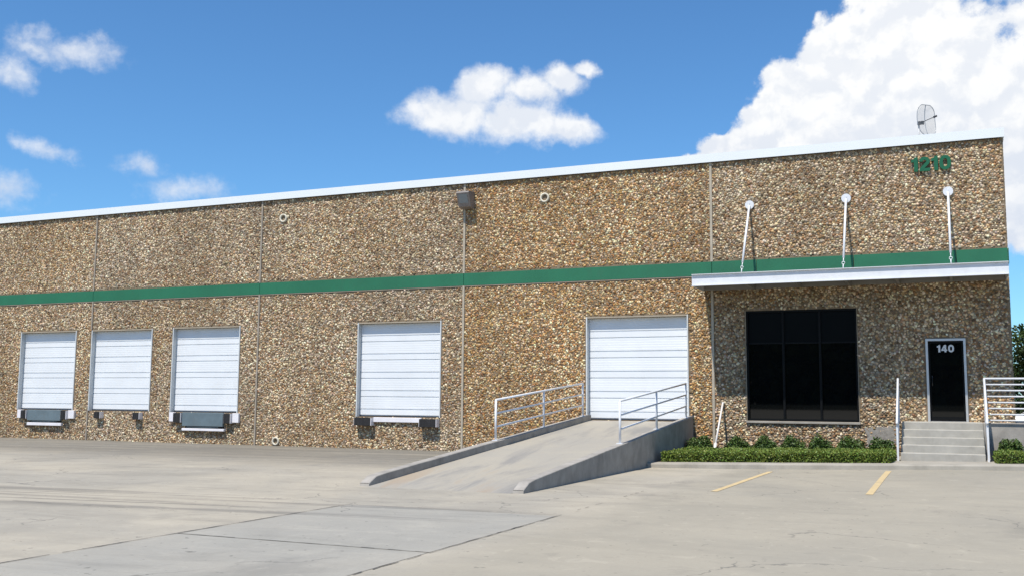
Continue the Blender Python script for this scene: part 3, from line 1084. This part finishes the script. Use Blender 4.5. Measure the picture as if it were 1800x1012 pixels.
# ------------------------------------------------------------------ concrete ramp
rp = thing('concrete_ramp', 'sloped concrete drive ramp with low side walls up to a white door', 'ramp', (-8.35, -6.0, -1.05))
RY = -12.3


def rtop(y):
    return 0.10 + 0.080 * y


mb = MB()
ys = lin(0.15, RY - .30, 26)
for k in range(len(ys) - 1):
    y0, y1 = ys[k], ys[k + 1]
    z = lambda y: rtop(min(y, 0)) - .155
    for (a, b) in ((-9.8, -8.4), (-8.4, -6.95)):
        mb.quad((a, y0, z(y0)), (b, y0, z(y0)), (b, y1, z(y1)), (a, y1, z(y1)))
mb.build('ramp_deck', 'ramp', rp, True)
for (a, b) in ((-10.0, -9.8), (-6.95, -6.75)):
    mb = MB()
    prof = [(-.005, -1.3), (-.005, rtop(0))]
    prof += [(y, rtop(y) + random.uniform(-.004, .004)) for y in lin(-.6, RY + .5, 18)]
    prof += [(RY + .20, rtop(RY + .2) - .015), (RY + .08, rtop(RY) - .05), (RY - .05, rtop(RY) - .11), (RY - .12, -1.3)]
    c = .012
    # chamfered top edge: a narrower cap on a wider body
    body = [(y, z - (c if z > -1.25 else 0)) for y, z in prof]
    mb.prism_x(body, a, b)
    n = len(prof)
    cap = prof[1:-1]
    bd = body[1:-1]
    for k in range(len(cap) - 1):
        (ya, za), (yb, zb) = cap[k], cap[k + 1]
        (_, wa), (_, wb) = bd[k], bd[k + 1]
        mb.quad((a + c, ya, za), (b - c, ya, za), (b - c, yb, zb), (a + c, yb, zb))
        mb.quad((a, ya, wa), (a + c, ya, za), (a + c, yb, zb), (a, yb, wb))
        mb.quad((b, ya, wa), (b - c, ya, za), (b - c, yb, zb), (b, yb, wb))
    mb.build('side_wall', 'rampwall', rp)


def ramp_rail(x, label):
    t = thing('ramp_railing', label, 'railing', (x, -3.5, rtop(-3.5)), 'railings of the concrete ramp')
    P = (-6.58, -3.52, -.45)
    H = .945
    for y in P:
        p = MB().tube([(x, y, rtop(y) - .02), (x, y, rtop(y) + H - .005)], .028, 10).build('post', 'white', t, True)
        MB().box(x - .07, x + .07, y - .06, y + .06, rtop(y) - .012, rtop(y) + .014).build('base_plate', 'white', p)
    for h, r in ((H, .027), (H * .665, .022), (H * .335, .022)):
        MB().tube([(x, P[0], rtop(P[0]) + h), (x, P[2], rtop(P[2]) + h)], r, 10).build('rail', 'white', t, True)


ramp_rail(-9.90, 'white three bar pipe railing on the ramp wall standing before pebbled wall')
ramp_rail(-6.85, 'white three bar pipe railing on the ramp wall beside the hedge')

# ------------------------------------------------------------------ kerb walk and planting bed


def wz(x):
    return -0.95 + (x + 6.75) * 0.0165


def wy(x):
    return -4.80 + (x + 6.75) * 0.172


mb = MB()
xs = lin(-6.74, 9.0, 22)
for a, b in zip(xs[:-1], xs[1:]):
    r = .03
    rows = []
    for x in (a, b):
        rows.append([(x, .0, wz(x)), (x, wy(x) + r, wz(x)), (x, wy(x) + .008, wz(x) - .010), (x, wy(x), wz(x) - r), (x, wy(x) - .02, -1.3)])
    for k in range(4):
        mb.quad(rows[0][k], rows[1][k], rows[1][k + 1], rows[0][k + 1])
x = xs[0]
mb.quad((x, 0, wz(x)), (x, wy(x) + .03, wz(x)), (x, wy(x), wz(x) - .03), (x, wy(x) - .02, -1.3), (x, 0, -1.3))
structure(mb.build('kerb_walk', 'kerb'))


def hy(x):
    return wy(x) + .62


mb = MB()
for (a, b) in ((-6.7, -1.36), (0.86, 5.0)):
    xs = lin(a, b, 8)
    for p, q_ in zip(xs[:-1], xs[1:]):
        mb.quad((p, -.02 if b < 0 else -1.02, wz(p) + .004), (q_, -.02 if b < 0 else -1.02, wz(q_) + .004), (q_, hy(q_), wz(q_) + .004), (p, hy(p), wz(p) + .004))
structure(mb.build('planting_bed', 'soil'))


def leaf_cols(n, base, spread=.35):
    c = np.array(base)[None] * rng.uniform(1 - spread, 1 + spread, (n, 1))
    c[:, 0] *= rng.uniform(.8, 1.35, n)
    return np.clip(c, .004, .6)


def hedge(name, x0, x1, yb, label, n, h=.25):
    t = thing(name, label, 'hedge', ((x0 + x1) / 2, (yb + hy((x0 + x1) / 2)) / 2, wz((x0 + x1) / 2)))
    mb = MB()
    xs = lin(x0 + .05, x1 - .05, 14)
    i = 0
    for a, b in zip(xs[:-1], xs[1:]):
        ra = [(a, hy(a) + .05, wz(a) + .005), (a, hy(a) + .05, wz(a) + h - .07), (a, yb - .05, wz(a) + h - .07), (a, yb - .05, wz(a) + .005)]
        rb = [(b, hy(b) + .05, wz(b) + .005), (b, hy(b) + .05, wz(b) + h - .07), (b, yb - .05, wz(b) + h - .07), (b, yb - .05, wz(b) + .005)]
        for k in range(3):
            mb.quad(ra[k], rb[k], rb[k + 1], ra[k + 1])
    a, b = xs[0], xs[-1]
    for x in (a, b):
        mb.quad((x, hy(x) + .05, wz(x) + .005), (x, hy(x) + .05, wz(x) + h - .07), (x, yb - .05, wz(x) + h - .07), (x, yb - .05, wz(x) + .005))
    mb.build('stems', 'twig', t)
    # leaves over top, front and ends
    px = rng.uniform(x0, x1, n)
    kind = rng.random(n)
    fy = np.array([hy(x) for x in px])
    gzv = np.array([wz(x) for x in px])
    u = rng.random(n)
    y = np.where(kind < .74, fy + (yb - fy) * u, fy + rng.normal(0, .025, n))
    lump = .010 * np.sin(px * 5.1 + y * 2.0) + .008 * np.sin(px * 11.7 + 1) + .006 * np.sin(y * 7 + px * 3)
    z = np.where(kind < .74, gzv + h - .02 + lump + rng.normal(0, .012, n), gzv + u * h)
    edge = np.clip((fy + .10 - y) / .10, 0, 1)
    z = np.where(kind < .74, z - .05 * edge ** 2, z)
    e = kind > .95
    px = np.where(e, np.where(rng.random(n) < .5, x0, x1) + rng.normal(0, .02, n), px)
    fy = np.where(e, np.array([hy(x) for x in px]) + .03, fy)
    y = np.where(e, fy + (yb - fy) * rng.random(n), y)
    z = np.where(e, np.array([wz(x) for x in px]) + u * h * .95, z)
    c = np.stack([px, y, z], 1)
    v, f, col = leaf_cards(c, .046, leaf_cols(n, (.125, .185, .030)), .2)
    o = np_mesh('leaves', v, f, 'leaf_colour', col, 'leaf', False, t)
    o['kind'] = 'stuff'
    return t


hedge('clipped_hedge', -6.56, -1.36, -1.55, 'low clipped green hedge between the concrete ramp and the entrance steps', 34000)
hedge('clipped_hedge', 0.86, 5.0, -1.75, 'low clipped green hedge below the railed landing', 15000)


def shrub(x, y, w, h, label, group):
    zb = wz(x) + .004
    t = thing('small_shrub', label, 'shrub', (x, y, zb), group)
    mb = MB()
    for k in range(7):
        a = random.uniform(0, 6.28)
        r = random.uniform(.2, .8) * w / 2
        mb.tube([(x + .02 * math.cos(a), y + .02 * math.sin(a), zb - .01), (x + r * .6 * math.cos(a), y + r * .6 * math.sin(a), zb + h * .5), (x + r * math.cos(a), y + r * math.sin(a), zb + h * random.uniform(.7, .95))], [.012, .009, .004], 5)
    mb.build('stem', 'bark', t)
    n = 2800
    d = rng.normal(size=(n, 3))
    d /= np.linalg.norm(d, axis=1)[:, None]
    d[:, 2] = np.abs(d[:, 2])
    rad = rng.uniform(.25, 1.0, n) ** .42
    lob = 1 + .10 * np.sin(d[:, 0] * 6 + x * 9) + .09 * np.sin(d[:, 1] * 7 + d[:, 2] * 5 + x)
    c = np.array([x, y, zb + h * .16])[None] + d * (rad * lob)[:, None] * np.array([w / 2, w / 2, h * .84])[None]
    v, f, col = leaf_cards(c, .056, leaf_cols(n, (.058, .105, .022), .45), 0)
    o = np_mesh('leaves', v, f, 'leaf_colour', col, 'leaf', False, t)
    o['kind'] = 'stuff'


SH = ['small shrub squeezed between the ramp wall and the leaning pipe', 'small shrub by the wall, first past the leaning pipe',
      'small shrub under the window, second past the leaning pipe', 'small shrub under the window, third past the leaning pipe',
      'small shrub under the window, fourth past the leaning pipe', 'small shrub at the window corner before the grey repair patch',
      'small shrub before the repair patch, next to the entrance steps']
for lab, (x, w, h) in zip(SH, ((-6.33, .80, .53), (-5.34, .74, .50), (-4.62, .68, .52), (-3.91, .72, .51), (-3.21, .66, .53), (-2.475, .75, .52), (-1.73, .72, .49))):
    shrub(x, -1.0, w, h, lab, 'shrubs along the office wall')
shrub(1.22, -1.42, .62, .50, 'dark green shrub growing against the concrete landing face behind short hedge', None)
shrub(2.35, -1.42, .62, .48, 'dark green shrub growing against the landing face beyond the building corner', None)

# leaning pipe by the joint
t = thing('leaning_pipe', 'slim white pipe leaning out from the wall beside a panel joint into the hedge', 'pipe', (-5.9, -.9, wz(-5.9)))
MB().tube([(-5.885, .01, .47), (-5.89, -.08, .475), (-5.895, -.11, .44)], .032, 10).build('elbow', 'conduit', t, True)
MB().tube([(-5.895, -.11, .45), (-5.90, -1.12, -.66)], .026, 10).build('pipe_run', 'conduit', t, True)
MB().tube([(-5.90, -1.06, -.60), (-5.91, -1.30, wz(-5.9) - .02)], .042, 10).build('sleeve', 'conduit', t, True)

# ------------------------------------------------------------------ entrance steps, landing and railings
st = thing('entrance_steps', 'pale concrete entrance steps and landing in front of the office door', 'steps', (-.27, -1.6, -.84))
ZT = 0.05
RIS = (ZT - wz(-.3)) / 5.0
for k in range(4):
    zt = ZT - (k + 1) * RIS
    y0 = -1.0 - k * .30
    MB().cbox(-1.2, .655, y0 - .30, y0 + .02, zt - RIS - (.12 if k == 3 else .06), zt, .012).build('step', 'step', st)
MB().cbox(-1.2, .655, -1.0, -.005, -.5, ZT, .012).build('landing', 'step', st)
MB().cbox(.658, 6.5, -1.0, -.005, -1.0, ZT - .003, .012).build('landing', 'rampwall', st)
MB().cbox(1.46, 6.5, .0, 2.5, -1.3, ZT - .004, .012).build('landing', 'rampwall', st)


def stair_rail(x, label, guard):
    t = thing('stair_railing', label, 'railing', (x, -1.6, -.84))
    ya, yb = -1.06, -2.22
    zb = wz(x)
    za = ZT + 1.075
    ze = zb + .93
    MB().box(x - .022, x + .022, ya - .022, ya + .022, ZT - .002, za).build('post', 'white', t)
    MB().box(x - .022, x + .022, yb - .022, yb + .022, zb, ze).build('post', 'white', t)
    MB().tube([(x, ya, za), (x, yb, ze), (x, yb - .06, ze - .05)], .027, 8).build('handrail', 'white', t, True)
    for k in range(1, 8):
        d = k * .125
        MB().tube([(x, ya - .02, za - d), (x, yb + .02, ze - d)], .014, 6).build('bar', 'white', t, True)
    if guard:
        X1 = 6.3
        for k in range(8):
            z = za - k * .1445
            MB().tube([(x, ya, z), (X1, ya, z)], .020 if k else .026, 8).build('guard_bar', 'white', t, True)
        for xx_ in (2.6, 4.5, X1):
            MB().box(xx_ - .022, xx_ + .022, ya - .024, ya + .024, ZT - .004, za).build('post', 'white', t)


stair_rail(-1.26, 'white barred stair railing on the hedge side of the entrance steps', False)
stair_rail(.715, 'white stair railing that runs on as horizontal guard bars along the landing', True)

# ------------------------------------------------------------------ grid antenna on the roof
an = thing('grid_antenna', 'grey wire grid parabolic antenna on a short mast above the coping', 'antenna', (-.60, 1.5, 7.12))
MB().tube([(-.60, 1.5, 7.12), (-.60, 1.5, 8.36)], .022, 8).build('mast', 'mesh_grey', an, True)
MB().box(-.75, -.45, 1.35, 1.65, 7.121, 7.15).build('base_plate', 'mesh_grey', an)
# dish: curved grid of wires turned to the right
CEN = Vector((-.44, 1.46, 8.345))
AX = Vector((.68, -.73, .06)).normalized()
SIDE = AX.cross(Vector((0, 0, 1))).normalized()
UPV = SIDE.cross(AX)


def dish(a, b):
    return CEN + SIDE * a + UPV * b + AX * (0.55 * a * a + 0.42 * b * b)


def rim_a(b):
    return .31 * math.sqrt(max(0.0, 1 - (abs(b) / .47) ** 3.5))


rimpts = [dish(rim_a(b), b) for b in lin(-.44, .44, 15)] + [dish(-rim_a(b), b) for b in lin(.44, -.44, 15)]
rimpts.append(rimpts[0])
MB().tube(rimpts, .010, 6, False).build('rim', 'mesh_grey', an, True)
wires = MB()
for b in lin(-.42, .42, 29):
    r = rim_a(b)
    wires.tube([dish(a, b) for a in lin(-r, r, 7)], .0042, 4, False)
wires.build('grid_wires', 'mesh_grey', an)
MB().tube([dish(0, b) for b in lin(-.45, .45, 11)], .011, 6).build('spine', 'mesh_grey', an, True)
fe = CEN + AX * .40
MB().tube([CEN - AX * .03, fe], .010, 6).build('feed_arm', 'dark_metal', an, True)
MB().tube([fe - AX * .05, fe + AX * .05], .030, 8).build('feed_horn', 'dark_metal', an, True)
MB().box(-.64, -.46, 1.44, 1.55, 8.27, 8.35).build('clamp', 'dark_metal', an)


# ------------------------------------------------------------------ trees past the building corner
def tree(x, y, zb, h, r, label, n=9000, base=(.040, .072, .018), low=.12, leaf=.20, group=None):
    t = thing('broadleaf_tree', label, 'tree', (x, y, zb), group)
    mb = MB()
    mb.tube([(x, y, zb - .3), (x + .05, y, zb + h * .22), (x - .05, y + .05, zb + h * .5), (x, y, zb + h * .8)], [h * .035, h * .026, h * .016, h * .006], 9)
    tips = []
    for k in range(11):
        a = k * 2.4 + random.uniform(-.3, .3)
        z0 = zb + h * random.uniform(.16, .55)
        rr = r * random.uniform(.55, .9)
        z1 = z0 + h * random.uniform(.08, .30)
        tips.append((x + rr * math.cos(a), y + rr * math.sin(a), z1))
        mb.tube([(x, y, z0), (x + rr * .5 * math.cos(a), y + rr * .5 * math.sin(a), z0 + (z1 - z0) * .65), tips[-1]], [h * .014, h * .008, h * .003], 6)
    mb.build('trunk', 'bark', t, True)
    # leaf clumps round the limb tips and through the crown
    cl = [np.array(p) for p in tips]
    for k in range(34):
        a, b = random.uniform(0, 6.28), random.uniform(-1, 1)
        q = random.uniform(.45, 1.0)
        s = math.sqrt(max(0, 1 - b * b))
        cl.append(np.array([x + r * q * s * math.cos(a), y + r * q * s * math.sin(a), zb + h * (low + (1 - low) * (.5 + .48 * b * q))]))
    cl = np.array(cl)
    idx = rng.integers(0, len(cl), n)
    d = rng.normal(size=(n, 3))
    d /= np.linalg.norm(d, axis=1)[:, None]
    size = rng.uniform(.14, .30, len(cl))[idx] * r
    c = cl[idx] + d * (size * rng.uniform(.3, 1.0, n) ** .5)[:, None] * np.array([1, 1, .75])
    c[:, 2] = np.maximum(c[:, 2], zb + .15)
    tone = rng.uniform(.7, 1.3, len(cl))[idx][:, None]
    v, f, col = leaf_cards(c, leaf, leaf_cols(n, base) * tone, 0)
    o = np_mesh('crown', v, f, 'leaf_colour', col, 'leaf', False, t)
    return t


tree(6.0, 33.0, -1.35, 7.8, 3.8, 'dark green broadleaf tree past the building corner, nearest the white car', 17000, low=.02)
tree(13.0, 41.0, -1.6, 7.5, 4.2, 'broad green tree in the verge farther behind the white car', 9000)
tree(4.4, 47.5, -1.6, 4.6, 2.6, 'low bushy tree close against the rear of the warehouse', 6000, low=.02)

# far wood across the road behind the yard, one mass; it is what the office glass mirrors
n = 60000
cx_ = rng.uniform(-150, 150, 260)
cy_ = rng.uniform(-196, -168, 260)
ch_ = rng.uniform(15, 22.0, 260)
idx = rng.integers(0, 260, n)
d = rng.normal(size=(n, 3))
d /= np.linalg.norm(d, axis=1)[:, None]
hz = rng.random(n)
rad = 6.0 * np.sqrt(np.clip(1 - (np.abs(hz - .42) / .60) ** 2, .05, 1))
c = np.stack([cx_[idx] + d[:, 0] * rad, cy_[idx] + d[:, 1] * rad, -1.7 + hz * ch_[idx]], 1)
v, f, col = leaf_cards(c, 2.6, leaf_cols(n, (.030, .050, .014)), 0, .75)
o = np_mesh('far_wood', v, f, 'leaf_colour', col, 'leaf')
o['kind'] = 'stuff'
o['label'] = 'distant belt of dark trees across the road from the yard'
o['category'] = 'wood'


# ------------------------------------------------------------------ parked white car past the corner
def car(loc, ang):
    t = bpy.data.objects.new('parked_car', None)
    COL.objects.link(t)
    tag(t, 'white saloon car parked past the building corner, seen through the guard bars', 'car')
    t.location = loc
    t.rotation_euler = (0, 0, ang)

    def part(mb, name, mat, smooth=True, parent=None):
        o = mb.build(name, mat, None, smooth)
        o.parent = parent or t
        return o

    # body: cross sections along the length (x forward), each (x, sill z, shoulder z, half width)
    S = [(-2.28, .42, .70, .62), (-2.20, .30, .92, .78), (-1.9, .24, .97, .86), (-1.2, .20, .97, .90), (0, .19, .95, .91), (.9, .20, .93, .90), (1.5, .22, .88, .88), (2.0, .26, .80, .82), (2.22, .32, .70, .72), (2.30, .42, .58, .58)]
    mb = MB()
    rows = []
    for (x, zs, zt, w) in S:
        ring = [(-w * .9, zs), (-w, zs + (zt - zs) * .25), (-w * 1.0, zs + (zt - zs) * .65), (-w * .94, zt - .05), (-w * .80, zt), (0, zt + .03), (w * .80, zt), (w * .94, zt - .05), (w, zs + (zt - zs) * .65), (w, zs + (zt - zs) * .25), (w * .9, zs)]
        rows.append([(x, a, b) for a, b in ring])
    nr = len(rows[0])
    mb.v = [p for r in rows for p in r]
    for i in range(len(rows) - 1):
        for j in range(nr):
            k = (j + 1) % nr
            mb.f.append((i * nr + j, i * nr + k, (i + 1) * nr + k, (i + 1) * nr + j))
    mb.f.append(tuple(range(nr)))
    mb.f.append(tuple((len(rows) - 1) * nr + j for j in range(nr))[::-1])
    part(mb, 'body', 'carpaint')
    G = [(-1.62, .97, .74), (-1.05, 1.36, .60), (-.5, 1.44, .59), (.1, 1.43, .59), (.45, 1.34, .60), (1.12, .95, .76)]
    mb = MB()
    rows = []
    for (x, zt, w) in G:
        rows.append([(x, -.80, .93), (x, -w, zt - .02), (x, w, zt - .02), (x, .80, .93)])
    mb.v = [p for r in rows for p in r]
    for i in range(len(rows) - 1):
        for j in range(3):
            mb.f.append((i * 4 + j, i * 4 + j + 1, (i + 1) * 4 + j + 1, (i + 1) * 4 + j))
    part(mb, 'windows', 'car_glass')
    mb = MB()
    R_ = [(-1.12, 1.335, .60), (-.5, 1.452, .585), (.1, 1.442, .585), (.50, 1.335, .60)]
    for (a, b) in zip(R_[:-1], R_[1:]):
        mb.quad((a[0], -a[2], a[1]), (b[0], -b[2], b[1]), (b[0], 0, b[1] + .025), (a[0], 0, a[1] + .025))
        mb.quad((a[0], a[2], a[1]), (b[0], b[2], b[1]), (b[0], 0, b[1] + .025), (a[0], 0, a[1] + .025))
    part(mb, 'roof', 'carpaint')
    mb = MB()
    for s in (-1, 1):
        mb.tube([(1.16, s * .80, .94), (.48, s * .615, 1.35), (.1, s * .60, 1.445), (-.5, s * .60, 1.455), (-1.08, s * .615, 1.37), (-1.66, s * .78, .96)], .03, 6)
        mb.tube([(-.30, s * .81, .92), (-.28, s * .605, 1.44)], .03, 6)
    part(mb, 'pillar', 'carpaint')
    for x in (-1.38, 1.42):
        for s in (-1, 1):
            y0 = s * .72
            mb = MB()
            pr = [(.20, 0), (.31, .01), (.325, .05), (.325, .16), (.31, .20), (.20, .21)]
            n_ = 20
            for (r, o_) in pr:
                for j in range(n_):
                    a = 2 * math.pi * j / n_
                    mb.v.append((x + r * math.cos(a), y0 + s * o_, .325 + r * math.sin(a)))
            for k in range(len(pr) - 1):
                for j in range(n_):
                    a, b = k * n_ + j, k * n_ + (j + 1) % n_
                    mb.f.append((a, b, b + n_, a + n_))
            w = part(mb, 'wheel', 'tyre')
            mb = MB()
            mb.disc_y(x, .325, y0 + s * .195, .205)
            for k in range(5):
                a = k * 2 * math.pi / 5
                mb.tube([(x, y0 + s * .20, .325), (x + .19 * math.cos(a), y0 + s * .20, .325 + .19 * math.sin(a))], .025, 5)
            part(mb, 'rim', 'rim', False, w)
    for s in (-1, 1):
        part(MB().cbox(2.10, 2.26, min(s * .40, s * .66), max(s * .40, s * .66), .60, .71, .02), 'headlight', 'lamp_glass', False)
        part(MB().cbox(-2.285, -2.16, min(s * .45, s * .68), max(s * .45, s * .68), .72, .86, .02), 'tail_light', 'red_lens', False)
    part(MB().cbox(2.24, 2.32, -.5, .5, .34, .44, .015), 'grille', 'seal', False)
    return t


car((4.05, 24.0, gz(4.05, 24.0)), math.pi)
